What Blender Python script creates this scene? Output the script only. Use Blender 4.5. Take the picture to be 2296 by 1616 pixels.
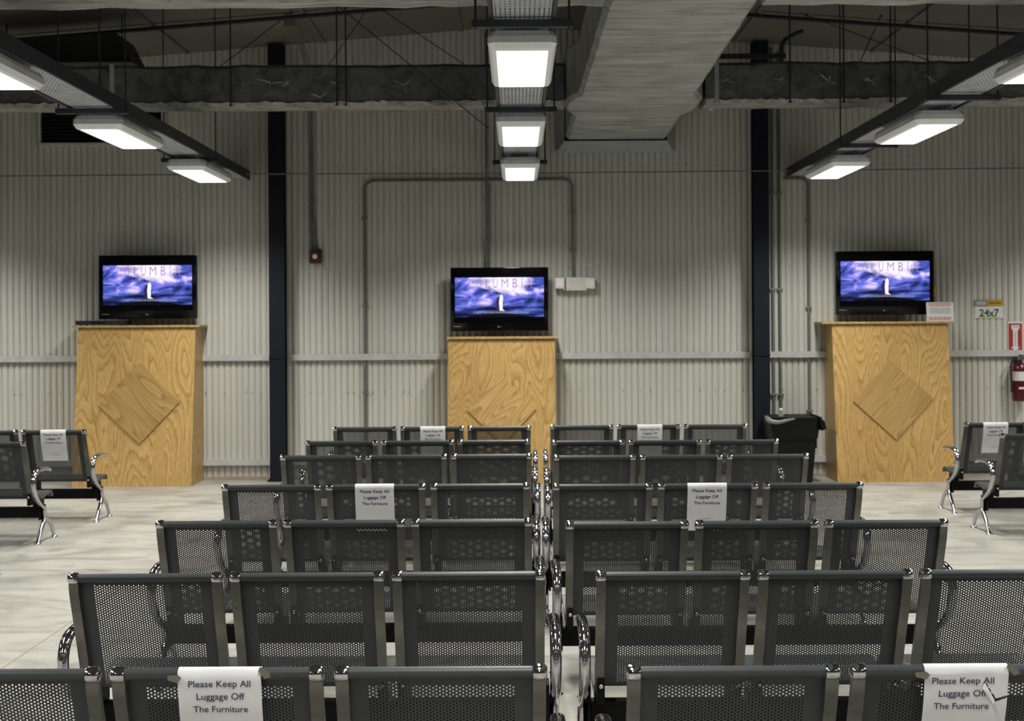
import bpy, bmesh, math, random
from mathutils import Vector, Matrix

# ------------------------------------------------------------------ scene, camera, light
for o in list(bpy.data.objects):
    bpy.data.objects.remove(o, do_unlink=True)
scene = bpy.context.scene
COL = scene.collection
F_PX = 3200.0            # focal length in pixels of the 2296 px wide frame
cam_data = bpy.data.cameras.new('camera')
cam_data.sensor_width = 36.0
cam_data.lens = F_PX * 36.0 / 2296.0
cam_data.shift_x = -12.0 / 2296.0
cam_data.shift_y = -84.0 / 2296.0
cam_data.clip_start = 0.05
cam_data.clip_end = 100.0
cam_data.dof.use_dof = True
cam_data.dof.focus_distance = 4.8
cam_data.dof.aperture_fstop = 7.5
cam = bpy.data.objects.new('camera', cam_data)
COL.objects.link(cam)
CAM_Z = 1.70
ROLL = 0.006
cam.location = (0, 0, CAM_Z)
cam.rotation_euler = (math.radians(90), ROLL, 0)
scene.camera = cam

world = bpy.data.worlds.new('world')
scene.world = world
world.use_nodes = True
world.node_tree.nodes['Background'].inputs[0].default_value = (0.5, 0.55, 0.6, 1)
world.node_tree.nodes['Background'].inputs[1].default_value = 0.0
vs = scene.view_settings
vs.view_transform = 'Standard'
vs.look = 'None'
vs.exposure = 0.0
vs.gamma = 1.0
vs.use_curve_mapping = False
LENS = 3.0               # radiance of the fluorescent lenses
LAMP_W = 57.0            # light thrown down by each lamp's reflector
LAMP_COL = (1.0, 0.985, 0.925, 1)

# ------------------------------------------------------------------ materials
class NT:
    def __init__(self, name):
        self.m = bpy.data.materials.new(name)
        self.m.use_nodes = True
        self.t = self.m.node_tree
        self.b = self.t.nodes['Principled BSDF']
        self.out = self.t.nodes['Material Output']
    def n(self, kind, **kw):
        nd = self.t.nodes.new(kind)
        for k, v in kw.items():
            setattr(nd, k, v)
        return nd
    def l(self, a, b):
        self.t.links.new(a, b)
    def val(self, sock, v):
        if isinstance(v, (int, float, tuple, list)):
            sock.default_value = v
        else:
            self.l(v, sock)
    def math(self, op, a, b=0.0, c=None, clamp=False):
        nd = self.n('ShaderNodeMath', operation=op, use_clamp=clamp)
        self.val(nd.inputs[0], a)
        self.val(nd.inputs[1], b)
        if c is not None:
            self.val(nd.inputs[2], c)
        return nd.outputs[0]
    def coords(self, scale=(1, 1, 1), which='Object', loc=None):
        tc = self.n('ShaderNodeTexCoord')
        mp = self.n('ShaderNodeMapping')
        mp.inputs['Scale'].default_value = scale
        if loc is not None:
            self.val(mp.inputs['Location'], loc)
        self.l(tc.outputs[which], mp.inputs['Vector'])
        return mp.outputs[0]
    def noise(self, vec, scale, detail=3, rough=0.5, dist=0.0):
        nd = self.n('ShaderNodeTexNoise')
        self.l(vec, nd.inputs['Vector'])
        nd.inputs['Scale'].default_value = scale
        nd.inputs['Detail'].default_value = detail
        nd.inputs['Roughness'].default_value = rough
        nd.inputs['Distortion'].default_value = dist
        return nd.outputs['Fac']
    def ramp(self, fac, stops):
        nd = self.n('ShaderNodeValToRGB')
        cr = nd.color_ramp
        while len(cr.elements) < len(stops):
            cr.elements.new(0.5)
        for e, (p, c) in zip(cr.elements, stops):
            e.position = p
            e.color = c if len(c) == 4 else (*c, 1)
        self.val(nd.inputs[0], fac)
        return nd.outputs[0]
    def mix(self, fac, a, b, blend='MIX'):
        nd = self.n('ShaderNodeMix', data_type='RGBA', blend_type=blend)
        self.val(nd.inputs[0], fac)
        self.val(nd.inputs[6], a if not isinstance(a, tuple) or len(a) == 4 else (*a, 1))
        self.val(nd.inputs[7], b if not isinstance(b, tuple) or len(b) == 4 else (*b, 1))
        return nd.outputs[2]
    def bump(self, height, strength=0.3, dist=0.01):
        nd = self.n('ShaderNodeBump')
        nd.inputs['Strength'].default_value = strength
        nd.inputs['Distance'].default_value = dist
        self.l(height, nd.inputs['Height'])
        self.l(nd.outputs[0], self.b.inputs['Normal'])

def plain(name, col, rough=0.5, metal=0.0, var=0.12, vscale=8.0, spec=0.5, coat=0.0):
    """a flat finish with a little procedural unevenness"""
    k = NT(name)
    v = k.coords()
    f = k.noise(v, vscale, 3)
    lo = tuple(max(0, c * (1 - var)) for c in col)
    hi = tuple(min(1, c * (1 + var)) for c in col)
    k.l(k.ramp(f, [(0.3, lo), (0.7, hi)]), k.b.inputs['Base Color'])
    k.b.inputs['Roughness'].default_value = rough
    k.b.inputs['Metallic'].default_value = metal
    k.b.inputs['Specular IOR Level'].default_value = spec
    k.b.inputs['Coat Weight'].default_value = coat
    return k.m

def emitter(name, col, strength, base=0.8):
    k = NT(name)
    k.b.inputs['Base Color'].default_value = (base, base, base, 1)
    k.b.inputs['Emission Color'].default_value = col
    k.b.inputs['Emission Strength'].default_value = strength
    k.b.inputs['Roughness'].default_value = 0.4
    return k.m

def concrete_mat():
    k = NT('polished_concrete')
    v = k.coords((0.8, 1.0, 1))
    n1 = k.noise(v, 1.3, 5, 0.6, 0.8)
    n2 = k.noise(k.coords((0.7, 1.1, 1)), 2.2, 7, 0.7, 1.5)
    n3 = k.noise(k.coords(), 60, 3, 0.6)
    base = k.ramp(n1, [(0.30, (0.235, 0.232, 0.212)), (0.5, (0.34, 0.333, 0.297)), (0.72, (0.39, 0.381, 0.340))])
    dark = k.ramp(n2, [(0.36, (0.58, 0.58, 0.57)), (0.52, (1, 1, 1))])
    c = k.mix(0.75, base, dark, 'MULTIPLY')
    speck = k.ramp(n3, [(0.3, (0.82, 0.82, 0.80)), (0.6, (1, 1, 1))])
    c = k.mix(0.6, c, speck, 'MULTIPLY')
    k.l(c, k.b.inputs['Base Color'])
    k.l(k.ramp(n2, [(0.3, (0.34,) * 3), (0.7, (0.48,) * 3)]), k.b.inputs['Roughness'])
    k.bump(n3, 0.12, 0.002)
    return k.m

def plywood_mat(name, tint=1.0, bands=27.0):
    k = NT(name)
    oi = k.n('ShaderNodeObjectInfo')
    cmb = k.n('ShaderNodeCombineXYZ')
    r = k.math('MULTIPLY', oi.outputs['Random'], 37.0)
    k.l(r, cmb.inputs[0]); k.l(r, cmb.inputs[2])
    v = k.coords((3.0, 3.0, 0.50), loc=cmb.outputs[0])
    n = k.noise(v, 1.0, 1.3, 0.30, 0.15)
    wob = k.noise(k.coords((14, 14, 2.2), loc=cmb.outputs[0]), 1.0, 2, 0.5)
    n = k.math('MULTIPLY_ADD', wob, 0.045, n)
    w = k.math('FRACT', k.math('MULTIPLY', n, bands))
    fine = k.noise(k.coords((110, 110, 2.5)), 1.0, 3, 0.6)
    patch = k.noise(k.coords((1.4, 1.4, 0.6), loc=cmb.outputs[0]), 1.0, 2)
    c = k.ramp(w, [(0.0, (0.56 * tint, 0.375 * tint, 0.145 * tint)), (0.45, (0.52 * tint, 0.335 * tint, 0.12 * tint)),
                   (0.80, (0.44 * tint, 0.27 * tint, 0.085 * tint)), (0.93, (0.36 * tint, 0.21 * tint, 0.062 * tint)), (1.0, (0.53 * tint, 0.35 * tint, 0.13 * tint))])
    c = k.mix(0.75, c, k.ramp(fine, [(0.32, (0.68, 0.63, 0.54)), (0.62, (1, 1, 1))]), 'MULTIPLY')
    c = k.mix(0.5, c, k.ramp(patch, [(0.32, (0.74, 0.67, 0.56)), (0.58, (1, 1, 1))]), 'MULTIPLY')
    k.l(c, k.b.inputs['Base Color'])
    k.b.inputs['Roughness'].default_value = 0.42
    k.bump(fine, 0.15, 0.002)
    return k.m

def foil_mat(name, col, stretch, metal=0.35, rough=0.45):
    k = NT(name)
    n1 = k.noise(k.coords(stretch), 1.0, 6, 0.68, 0.6)
    n2 = k.noise(k.coords(tuple(s * 0.35 for s in stretch)), 1.0, 4, 0.6)
    n3 = k.noise(k.coords(), 2.3, 4, 0.6)
    lo = tuple(c * 0.45 for c in col)
    hi = tuple(min(1, c * 1.35) for c in col)
    c = k.ramp(n1, [(0.30, lo), (0.5, col), (0.70, hi)])
    c = k.mix(0.6, c, k.ramp(n3, [(0.35, (0.5, 0.5, 0.5)), (0.6, (1, 1, 1))]), 'MULTIPLY')
    k.l(c, k.b.inputs['Base Color'])
    k.b.inputs['Metallic'].default_value = metal
    k.b.inputs['Roughness'].default_value = rough
    h = k.math('ADD', n1, k.math('MULTIPLY', n2, 2.0))
    k.bump(h, 0.55, 0.02)
    return k.m

def wall_mat():
    k = NT('white_corrugated_steel')
    n1 = k.noise(k.coords((0.5, 1, 0.25)), 1.2, 3, 0.5)
    n2 = k.noise(k.coords((14, 1, 0.6)), 1.0, 4, 0.6)
    c = k.ramp(n1, [(0.3, (0.50, 0.50, 0.455)), (0.7, (0.56, 0.56, 0.515))])
    c = k.mix(0.35, c, k.ramp(n2, [(0.35, (0.80, 0.79, 0.74)), (0.6, (1, 1, 1))]), 'MULTIPLY')
    k.l(c, k.b.inputs['Base Color'])
    k.b.inputs['Roughness'].default_value = 0.5
    return k.m

def roof_mat():
    k = NT('roof_insulation_facing')
    n1 = k.noise(k.coords(), 0.9, 5, 0.6)
    c = k.ramp(n1, [(0.3, (0.10, 0.097, 0.083)), (0.7, (0.155, 0.15, 0.13))])
    k.l(c, k.b.inputs['Base Color'])
    k.b.inputs['Roughness'].default_value = 0.7
    k.bump(n1, 0.3, 0.05)
    return k.m

def screen_mat():
    """a film title picture: violet clouds, a glow behind the letters, dark ground; shown by the panel itself"""
    k = NT('lit_display_picture')
    tc = k.n('ShaderNodeTexCoord')
    sp = k.n('ShaderNodeSeparateXYZ')
    k.l(tc.outputs['Object'], sp.inputs[0])
    u = k.math('DIVIDE', sp.outputs[0], 0.48)             # -1..1
    v = k.math('DIVIDE', sp.outputs[2], 0.427)            # 0..1 from picture bottom
    vec = k.coords((5.0, 1, 10.0))
    cl = k.noise(vec, 1.0, 5, 0.55, 0.6)
    band = k.noise(k.coords((1.8, 1, 16.0)), 1.0, 4, 0.6)
    sky = k.ramp(cl, [(0.36, (0.012, 0.020, 0.10)), (0.46, (0.07, 0.10, 0.50)), (0.56, (0.24, 0.24, 0.95)), (0.66, (0.9, 0.75, 1.0))])
    low = k.ramp(band, [(0.42, (0.004, 0.006, 0.03)), (0.53, (0.04, 0.07, 0.36)), (0.64, (0.26, 0.32, 0.95))])
    lowf = k.math('SUBTRACT', 1.0, k.math('MULTIPLY', k.math('SUBTRACT', v, 0.24), 9.0), clamp=True)
    c = k.mix(lowf, sky, low)
    # glow behind the letters
    gu = k.math('POWER', k.math('ABSOLUTE', k.math('SUBTRACT', u, 0.12)), 2.0)
    gv = k.math('POWER', k.math('MULTIPLY', k.math('SUBTRACT', 0.95, v), 2.3), 2.0)
    g = k.math('SUBTRACT', 1.15, k.math('MULTIPLY', k.math('ADD', k.math('MULTIPLY', gu, 1.7), gv), 1.35))
    g = k.math('ADD', g, k.math('MULTIPLY', k.math('SUBTRACT', cl, 0.5), 2.2), clamp=True)
    c = k.mix(g, c, (1.25, 1.1, 1.3))
    # dark ground swelling in the middle of the bottom edge
    hill = k.math('SUBTRACT', 0.105, k.math('MULTIPLY', k.math('POWER', k.math('ABSOLUTE', u), 2.0), 0.17))
    hm = k.math('MULTIPLY', k.math('SUBTRACT', hill, v), 60.0, clamp=True)
    c = k.mix(hm, c, (0.002, 0.002, 0.004))
    k.b.inputs['Base Color'].default_value = (0.004, 0.004, 0.005, 1)
    k.b.inputs['Roughness'].default_value = 0.06
    k.l(c, k.b.inputs['Emission Color'])
    k.b.inputs['Emission Strength'].default_value = 1.0
    return k.m

M = {}
M['floor'] = concrete_mat()
M['wall'] = wall_mat()
M['plain_wall'] = plain('grey_hall_wall', (0.11, 0.11, 0.11), 0.6)
M['roof'] = roof_mat()
M['girt'] = plain('grey_white_girt_paint', (0.46, 0.46, 0.45), 0.45)
M['trim'] = plain('dusty_base_trim', (0.34, 0.27, 0.19), 0.7)
M['joint'] = plain('floor_joint_filler', (0.20, 0.18, 0.14), 0.8)
M['column'] = plain('navy_black_steel_paint', (0.006, 0.0075, 0.014), 0.6, spec=0.2)
M['conduit'] = plain('galvanised_conduit', (0.17, 0.18, 0.17), 0.5, 0.4)
M['tray'] = plain('dull_galvanised_tray', (0.48, 0.51, 0.58), 0.55, 0.3)
M['tray_dark'] = plain('dark_tray_rail', (0.028, 0.031, 0.042), 0.5, 0.2)
M['rod'] = plain('dark_threaded_rod', (0.030, 0.032, 0.034), 0.6, 0.3)
M['housing'] = plain('white_lamp_housing', (0.62, 0.64, 0.66), 0.4)
M['rim'] = emitter('lamp_acrylic_rim', (0.85, 0.93, 1.0, 1), 0.07)
M['lens'] = emitter('lit_lamp_lens', LAMP_COL, LENS)
M['foil_main'] = foil_mat('duct_wrap_main', (0.37, 0.38, 0.365), (1.2, 16, 3), 0.15, 0.55)
M['foil_dark'] = foil_mat('duct_wrap_dark', (0.13, 0.135, 0.135), (9, 9, 9), 0.3, 0.45)
M['foil_lit_edge'] = foil_mat('duct_wrap_lit_edge', (0.30, 0.295, 0.28), (9, 9, 9), 0.3, 0.45)  # lit lower edge of the ducts painted in as paler foil
M['foil_scrap'] = plain('torn_foil', (0.42, 0.40, 0.37), 0.4, 0.4)
M['collar'] = plain('galvanised_collar', (0.34, 0.36, 0.37), 0.5, 0.2)
M['black'] = plain('matt_black', (0.006, 0.006, 0.007), 0.6)
M['black_gloss'] = plain('piano_black', (0.0015, 0.0015, 0.002), 0.10, spec=0.3)
M['beam'] = plain('black_powder_coat', (0.003, 0.003, 0.0035), 0.6, spec=0.15)
M['seat'] = plain('charcoal_powder_coat', (0.037, 0.042, 0.045), 0.42, 0.1, 0.15, 5.0, spec=0.35)
M['frame'] = plain('satin_grey_steel', (0.120, 0.118, 0.107), 0.36, 0.75, 0.25, 14.0)
M['chrome'] = plain('polished_chrome', (0.46, 0.46, 0.49), 0.07, 1.0, 0.05)
M['bolt'] = plain('zinc_bolt', (0.5, 0.5, 0.48), 0.35, 0.8)
M['ply'] = plywood_mat('yellow_pine_plywood')
M['ply_b'] = plywood_mat('browner_plywood', 0.82, 30.0)
M['ply_edge'] = plain('plywood_edge', (0.40, 0.27, 0.11), 0.6, 0, 0.3, 30)
M['screen'] = screen_mat()
M['letters_screen'] = emitter('screen_lettering', (0.50, 0.33, 0.80, 1), 0.7, 0.004)
M['caption_screen'] = emitter('screen_caption', (0.8, 0.8, 1.0, 1), 0.55, 0.004)
M['pillar_screen'] = emitter('screen_pale_shape', (1.0, 0.92, 1.0, 1), 1.1, 0.004)
M['shade_screen'] = emitter('screen_dark_shape', (0.02, 0.02, 0.10, 1), 0.8, 0.004)
M['paper'] = plain('white_copy_paper', (0.60, 0.60, 0.62), 0.7, 0, 0.03)
M['ink'] = plain('navy_ink', (0.012, 0.014, 0.045), 0.6)
M['ink_grey'] = plain('grey_small_print', (0.30, 0.32, 0.31), 0.7)
M['ink_red'] = plain('red_small_print', (0.55, 0.16, 0.12), 0.7)
M['tape'] = plain('yellowed_tape', (0.12, 0.11, 0.09), 0.2)
M['red'] = plain('extinguisher_red', (0.07, 0.004, 0.007), 0.28)
M['sign_red'] = plain('sign_red', (0.30, 0.022, 0.012), 0.5)
M['alarm_red'] = plain('alarm_red', (0.055, 0.004, 0.006), 0.45)
M['white'] = plain('white_plastic', (0.70, 0.68, 0.66), 0.4)
M['beige'] = plain('beige_plastic', (0.60, 0.56, 0.52), 0.45)
M['clear'] = plain('frosted_lamp_cover', (0.75, 0.75, 0.72), 0.2)
M['gold'] = plain('gold_print', (0.45, 0.27, 0.02), 0.6)
M['green'] = plain('dark_green_print', (0.05, 0.09, 0.02), 0.6)
M['olive'] = plain('olive_yellow_print', (0.36, 0.34, 0.03), 0.6)
M['greyprint'] = plain('grey_print', (0.22, 0.21, 0.22), 0.6)
M['yellow'] = plain('yellow_card', (0.50, 0.47, 0.08), 0.6)
M['bin'] = plain('black_bin_plastic', (0.004, 0.005, 0.005), 0.6, spec=0.2)
M['bag'] = plain('clear_bin_liner', (0.16, 0.16, 0.14), 0.3)
M['rubber'] = plain('black_rubber', (0.010, 0.010, 0.010), 0.6)

# ------------------------------------------------------------------ mesh helpers
class MB:
    """collects simple shapes for ONE mesh"""
    def __init__(self):
        self.v = []
        self.f = []
    def add(self, vs_, fs_):
        n = len(self.v)
        self.v += [tuple(p) for p in vs_]
        self.f += [tuple(i + n for i in f) for f in fs_]
        return self
    def box(self, x0, x1, y0, y1, z0, z1, m=None, ch=0.0):
        if ch > 0:
            bm = bmesh.new()
            bmesh.ops.create_cube(bm, size=1)
            bmesh.ops.scale(bm, vec=(x1 - x0, y1 - y0, z1 - z0), verts=bm.verts)
            bmesh.ops.translate(bm, vec=((x0 + x1) / 2, (y0 + y1) / 2, (z0 + z1) / 2), verts=bm.verts)
            bmesh.ops.bevel(bm, geom=bm.edges[:], offset=ch, segments=2, affect='EDGES', profile=0.6)
            bm.verts.index_update()
            vs_ = [v.co.copy() for v in bm.verts]
            fs_ = [[v.index for v in f.verts] for f in bm.faces]
            bm.free()
        else:
            vs_ = [Vector((x, y, z)) for z in (z0, z1) for y in (y0, y1) for x in (x0, x1)]
            fs_ = [(0, 2, 3, 1), (4, 5, 7, 6), (0, 1, 5, 4), (2, 6, 7, 3), (0, 4, 6, 2), (1, 3, 7, 5)]
        if m is not None:
            vs_ = [m @ p for p in vs_]
        return self.add(vs_, fs_)
    def tube(self, path, r, n=8, caps=True):
        P = [Vector(p) for p in path]
        rr = r if isinstance(r, (list, tuple)) else [r] * len(P)
        vs_, fs_ = [], []
        up = Vector((0.123, 0.456, 0.88))
        for i, p in enumerate(P):
            a = P[max(0, i - 1)]
            b = P[min(len(P) - 1, i + 1)]
            t = (b - a).normalized()
            s = t.cross(up)
            if s.length < 1e-3:
                s = t.cross(Vector((1, 0, 0)))
            s.normalize()
            q = s.cross(t)
            up = q
            for k in range(n):
                an = 2 * math.pi * k / n
                vs_.append(p + (s * math.cos(an) + q * math.sin(an)) * rr[i])
        for i in range(len(P) - 1):
            for k in range(n):
                k2 = (k + 1) % n
                fs_.append((i * n + k, i * n + k2, (i + 1) * n + k2, (i + 1) * n + k))
        if caps:
            fs_.append(tuple(range(n - 1, -1, -1)))
            fs_.append(tuple((len(P) - 1) * n + k for k in range(n)))
        return self.add(vs_, fs_)
    def planar(self, path, a, b, x=0.0, n=12, rect=False):
        """sweep along a path in the YZ plane; a = half width along X, b = half thickness in the plane"""
        N = len(path)
        A = a if isinstance(a, (list, tuple)) else [a] * N
        B = b if isinstance(b, (list, tuple)) else [b] * N
        if rect:
            n = 4
            sec = [(-1, -1), (1, -1), (1, 1), (-1, 1)]
        else:
            sec = [(math.cos(2 * math.pi * k / n), math.sin(2 * math.pi * k / n)) for k in range(n)]
        vs_, fs_ = [], []
        for i, (y, z) in enumerate(path):
            y0, z0 = path[max(0, i - 1)]
            y1, z1 = path[min(N - 1, i + 1)]
            l = math.hypot(y1 - y0, z1 - z0)
            ny, nz = -(z1 - z0) / l, (y1 - y0) / l
            for (cx, cn) in sec:
                vs_.append((x + cx * A[i], y + ny * cn * B[i], z + nz * cn * B[i]))
        for i in range(N - 1):
            for k in range(n):
                k2 = (k + 1) % n
                fs_.append((i * n + k, i * n + k2, (i + 1) * n + k2, (i + 1) * n + k))
        fs_.append(tuple(range(n - 1, -1, -1)))
        fs_.append(tuple((N - 1) * n + k for k in range(n)))
        return self.add(vs_, fs_)
    def lathe(self, prof, n=20, m=None):
        """profile (r, z) about the Z axis"""
        vs_, fs_ = [], []
        for (r, z) in prof:
            for k in range(n):
                a = 2 * math.pi * k / n
                p = Vector((r * math.cos(a), r * math.sin(a), z))
                vs_.append(m @ p if m is not None else p)
        for i in range(len(prof) - 1):
            for k in range(n):
                k2 = (k + 1) % n
                fs_.append((i * n + k, i * n + k2, (i + 1) * n + k2, (i + 1) * n + k))
        fs_.append(tuple(range(n - 1, -1, -1)))
        fs_.append(tuple((len(prof) - 1) * n + k for k in range(n)))
        return self.add(vs_, fs_)
    def prism(self, poly, y0, y1):
        """an XZ outline pushed from y0 to y1"""
        n = len(poly)
        vs_ = [(x, y0, z) for x, z in poly] + [(x, y1, z) for x, z in poly]
        fs_ = [tuple(range(n)), tuple(range(2 * n - 1, n - 1, -1))]
        fs_ += [(i, i + n, (i + 1) % n + n, (i + 1) % n) for i in range(n)]
        return self.add(vs_, fs_)
    def mesh(self, name, mat, smooth=False):
        me = bpy.data.meshes.new(name)
        me.from_pydata(self.v, [], self.f)
        me.validate()
        if mat is not None:
            me.materials.append(mat)
        if smooth:
            bm = bmesh.new()
            bm.from_mesh(me)
            bmesh.ops.recalc_face_normals(bm, faces=bm.faces[:])
            for f in bm.faces:
                f.smooth = True
            for e in bm.edges:
                if len(e.link_faces) == 2 and e.calc_face_angle(0) > 0.7:
                    e.smooth = False
            bm.to_mesh(me)
            bm.free()
        me.update()
        return me
    def build(self, name, mat, parent=None, smooth=False, loc=None, rot=None):
        return link(name, self.mesh(name, mat, smooth), parent, loc, rot)

def link(name, data, parent=None, loc=None, rot=None):
    o = bpy.data.objects.new(name, data)
    COL.objects.link(o)
    if parent is not None:
        o.parent = parent
    if loc is not None:
        o.location = loc
    if rot is not None:
        o.rotation_euler = rot
    return o

def tag(o, label=None, cat=None, group=None, kind=None):
    if label: o['label'] = label
    if cat: o['category'] = cat
    if group: o['group'] = group
    if kind: o['kind'] = kind
    return o

def thing(name, label, cat, loc=(0, 0, 0), group=None, rot=None):
    return tag(link(name, None, None, loc, rot), label, cat, group)

def copy_tree(o, parent=None):
    c = o.copy()
    COL.objects.link(c)
    c.parent = parent
    for ch in list(o.children):
        copy_tree(ch, c)
    return c

def smooth_path(pts, per=6):
    """Catmull-Rom through 2-D or 3-D points"""
    P = [Vector(p) for p in pts]
    out = []
    for i in range(len(P) - 1):
        p0 = P[i - 1] if i > 0 else P[i] * 2 - P[i + 1]
        p1, p2 = P[i], P[i + 1]
        p3 = P[i + 2] if i + 2 < len(P) else P[i + 1] * 2 - P[i]
        for k in range(per):
            t = k / per
            out.append(0.5 * ((2 * p1) + (p2 - p0) * t + (2 * p0 - 5 * p1 + 4 * p2 - p3) * t * t + (3 * p1 - p0 - 3 * p2 + p3) * t ** 3))
    out.append(P[-1])
    return [tuple(p) for p in out]

def text_mesh(body, width=None, height=None, align='CENTER', spacing=1.0, thick=0.0):
    """flat lettering in the XY plane as (verts, faces), scaled to a width or to a cap height"""
    cu = bpy.data.curves.new('lettering', 'FONT')
    cu.body = body
    cu.align_x = align
    cu.space_character = spacing
    cu.resolution_u = 3
    cu.offset = thick
    ob = bpy.data.objects.new('lettering_tmp', cu)
    COL.objects.link(ob)
    dg = bpy.context.evaluated_depsgraph_get()
    dg.update()
    me = bpy.data.meshes.new_from_object(ob.evaluated_get(dg))
    vs_ = [v.co.copy() for v in me.vertices]
    fs_ = [tuple(p.vertices) for p in me.polygons]
    bpy.data.objects.remove(ob, do_unlink=True)
    bpy.data.curves.remove(cu)
    bpy.data.meshes.remove(me)
    xs = [v.x for v in vs_]; ys = [v.y for v in vs_]
    s = 1.0
    if width:
        s = width / (max(xs) - min(xs))
    sy = s
    if height:
        sy = height / (max(ys) - min(ys))
        if not width:
            s = sy
    return [Vector((v.x * s, v.y * sy, 0)) for v in vs_], fs_

# ------------------------------------------------------------------ the setting
WY = 15.68               # end wall
HX = 7.9                 # half width of the hall
BY = -6.5                # wall behind the viewer
def roof_z(x):
    return 4.96 - 0.077 * abs(x)

fl = MB().box(-HX, HX, BY, WY + 0.05, -0.15, 0.0).build('floor', M['floor'])
tag(fl, kind='structure')
MB().box(-2.574, -2.566, BY + 0.1, 15.2, 0.0003, 0.0008).build('joint', M['joint'], fl)
MB().box(-7.8, 7.8, 9.93, 9.938, 0.0003, 0.0008).build('joint', M['joint'], fl)
MB().box(-7.8, 7.8, 2.53, 2.538, 0.0003, 0.0008).build('joint', M['joint'], fl)

# corrugated end wall, 68 mm corrugations
PITCH = 0.0678
seg = 8
vs_, fs_ = [], []
ncol = int(2 * HX / PITCH) * seg
for i in range(ncol + 1):
    x = -HX + i * PITCH / seg
    ph = i / seg
    y = WY - 0.019 * math.sqrt(abs(math.sin(math.pi * ph))) if (i % seg) else WY
    vs_ += [(x, y, 0.0), (x, y, roof_z(x))]
for i in range(ncol):
    fs_.append((2 * i, 2 * i + 2, 2 * i + 3, 2 * i + 1))
wb = MB().add(vs_, fs_)
wb.box(-HX, HX, WY + 0.02, WY + 0.1, 0, 4.3)
wall_back = wb.build('wall_back', M['wall'])
tag(wall_back, kind='structure')
# screw heads of the sheets, too small to pick apart one by one
rnd = random.Random(4)
sb = MB()
for zz in (2.30, 3.42, 0.95):
    for i in range(-76, 77):
        if rnd.random() < 0.55:
            x = (i * 3 + rnd.choice((0, 1))) * PITCH / 2 + 0.034
            sb.lathe([(0.0065, 0), (0.0065, 0.006), (0.003, 0.008)], 6,
                     Matrix.Translation((x, WY - 0.016, zz + rnd.uniform(-0.008, 0.008))) @ Matrix.Rotation(math.radians(90), 4, 'X'))
tag(sb.build('screw_heads', M['conduit'], wall_back), kind='stuff')

for nm, x0, x1 in (('wall_left', -HX - 0.1, -HX), ('wall_right', HX, HX + 0.1)):
    tag(MB().box(x0, x1, BY, WY, 0, 4.36).build(nm, M['plain_wall']), kind='structure')
tag(MB().prism([(-HX, 0), (HX, 0), (HX, roof_z(HX)), (0, roof_z(0)), (-HX, roof_z(HX))], BY - 0.1, BY).build('wall_front', M['plain_wall']), kind='structure')
rf = MB().prism([(-HX, roof_z(HX)), (0, roof_z(0)), (HX, roof_z(HX)), (HX, roof_z(HX) + 0.12), (0, roof_z(0) + 0.12), (-HX, roof_z(HX) + 0.12)], BY, WY + 0.1).build('ceiling', M['roof'])
tag(rf, kind='structure')
# lap seams of the roof lining
for x in (-6.6, -5.1, -3.6, -2.1, -0.6, 0.9, 2.4, 3.9, 5.4, 6.9):
    z = roof_z(x)
    MB().box(x - 0.02, x + 0.02, BY + 0.1, WY - 0.05, z - 0.022, z - 0.004).build('seam_batten', M['roof'], rf)

# wall girts and base trim
COLS = (-2.60, 2.645)
runs = [(-7.85, -2.69), (-2.51, 2.555), (2.735, 7.85)]
n = 0
for z in (1.35, 0.205):
    for (x0, x1) in runs:
        n += 1
        mb = MB().box(x0, x1, WY - 0.062, WY - 0.018, z - 0.022, z + 0.022)
        mb.box(x0, x1, WY - 0.064, WY - 0.060, z - 0.045, z - 0.018)
        tag(mb.build('trim_%d' % n, M['girt']), kind='structure')
tag(MB().box(-7.85, 7.85, WY - 0.045, WY - 0.018, 0.0, 0.035).build('baseboard_back', M['trim']), kind='structure')

def steel_column(x, label):
    c = thing('steel_column', label, 'column', (x, 15.50, 0), 'dark columns on the end wall')
    h = roof_z(x) - 0.02
    MB().box(-0.085, 0.085, -0.07, -0.056, 0, h).build('front_flange', M['column'], c)
    MB().box(-0.006, 0.006, -0.056, 0.056, 0, h).build('web', M['column'], c)
    MB().box(-0.085, 0.085, 0.056, 0.07, 0, h).build('rear_flange', M['column'], c)
    MB().box(-0.11, 0.11, -0.09, 0.09, 0, 0.02).build('base_plate', M['column'], c)
    MB().box(-0.087, 0.087, -0.078, -0.07, 1.33, 1.355).build('splice_strip', M['column'], c)
steel_column(COLS[0], 'dark navy steel column between left plywood stand and red alarm box')
steel_column(COLS[1], 'dark navy steel column rising behind the black rubbish bin')

# ------------------------------------------------------------------ benches
PW = 0.58                # seat pitch
SW = 0.546               # seat width
prof_ctrl_back = [(-0.306, 0.794), (-0.296, 0.745), (-0.262, 0.650), (-0.218, 0.545), (-0.176, 0.440), (-0.155, 0.390),
                  (-0.133, 0.359), (-0.10, 0.345), (-0.050, 0.342), (0.08, 0.350), (0.21, 0.366), (0.258, 0.371), (0.288, 0.366), (0.306, 0.348), (0.308, 0.325)]
curl = []
for d in range(265, -1, -20):
    a = math.radians(d)
    curl.append((-0.322 + 0.016 * math.cos(a), 0.794 + 0.016 * math.sin(a)))
PROF = curl + smooth_path(prof_ctrl_back, 8)[1:]
ARC = [0.0]
for i in range(1, len(PROF)):
    ARC.append(ARC[-1] + math.hypot(PROF[i][0] - PROF[i - 1][0], PROF[i][1] - PROF[i - 1][1]))
def prof_at(s):
    if s <= 0:
        return PROF[0]
    for i in range(1, len(ARC)):
        if ARC[i] >= s:
            t = (s - ARC[i - 1]) / (ARC[i] - ARC[i - 1])
            return (PROF[i - 1][0] + (PROF[i][0] - PROF[i - 1][0]) * t, PROF[i - 1][1] + (PROF[i][1] - PROF[i - 1][1]) * t)
    return PROF[-1]
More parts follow.
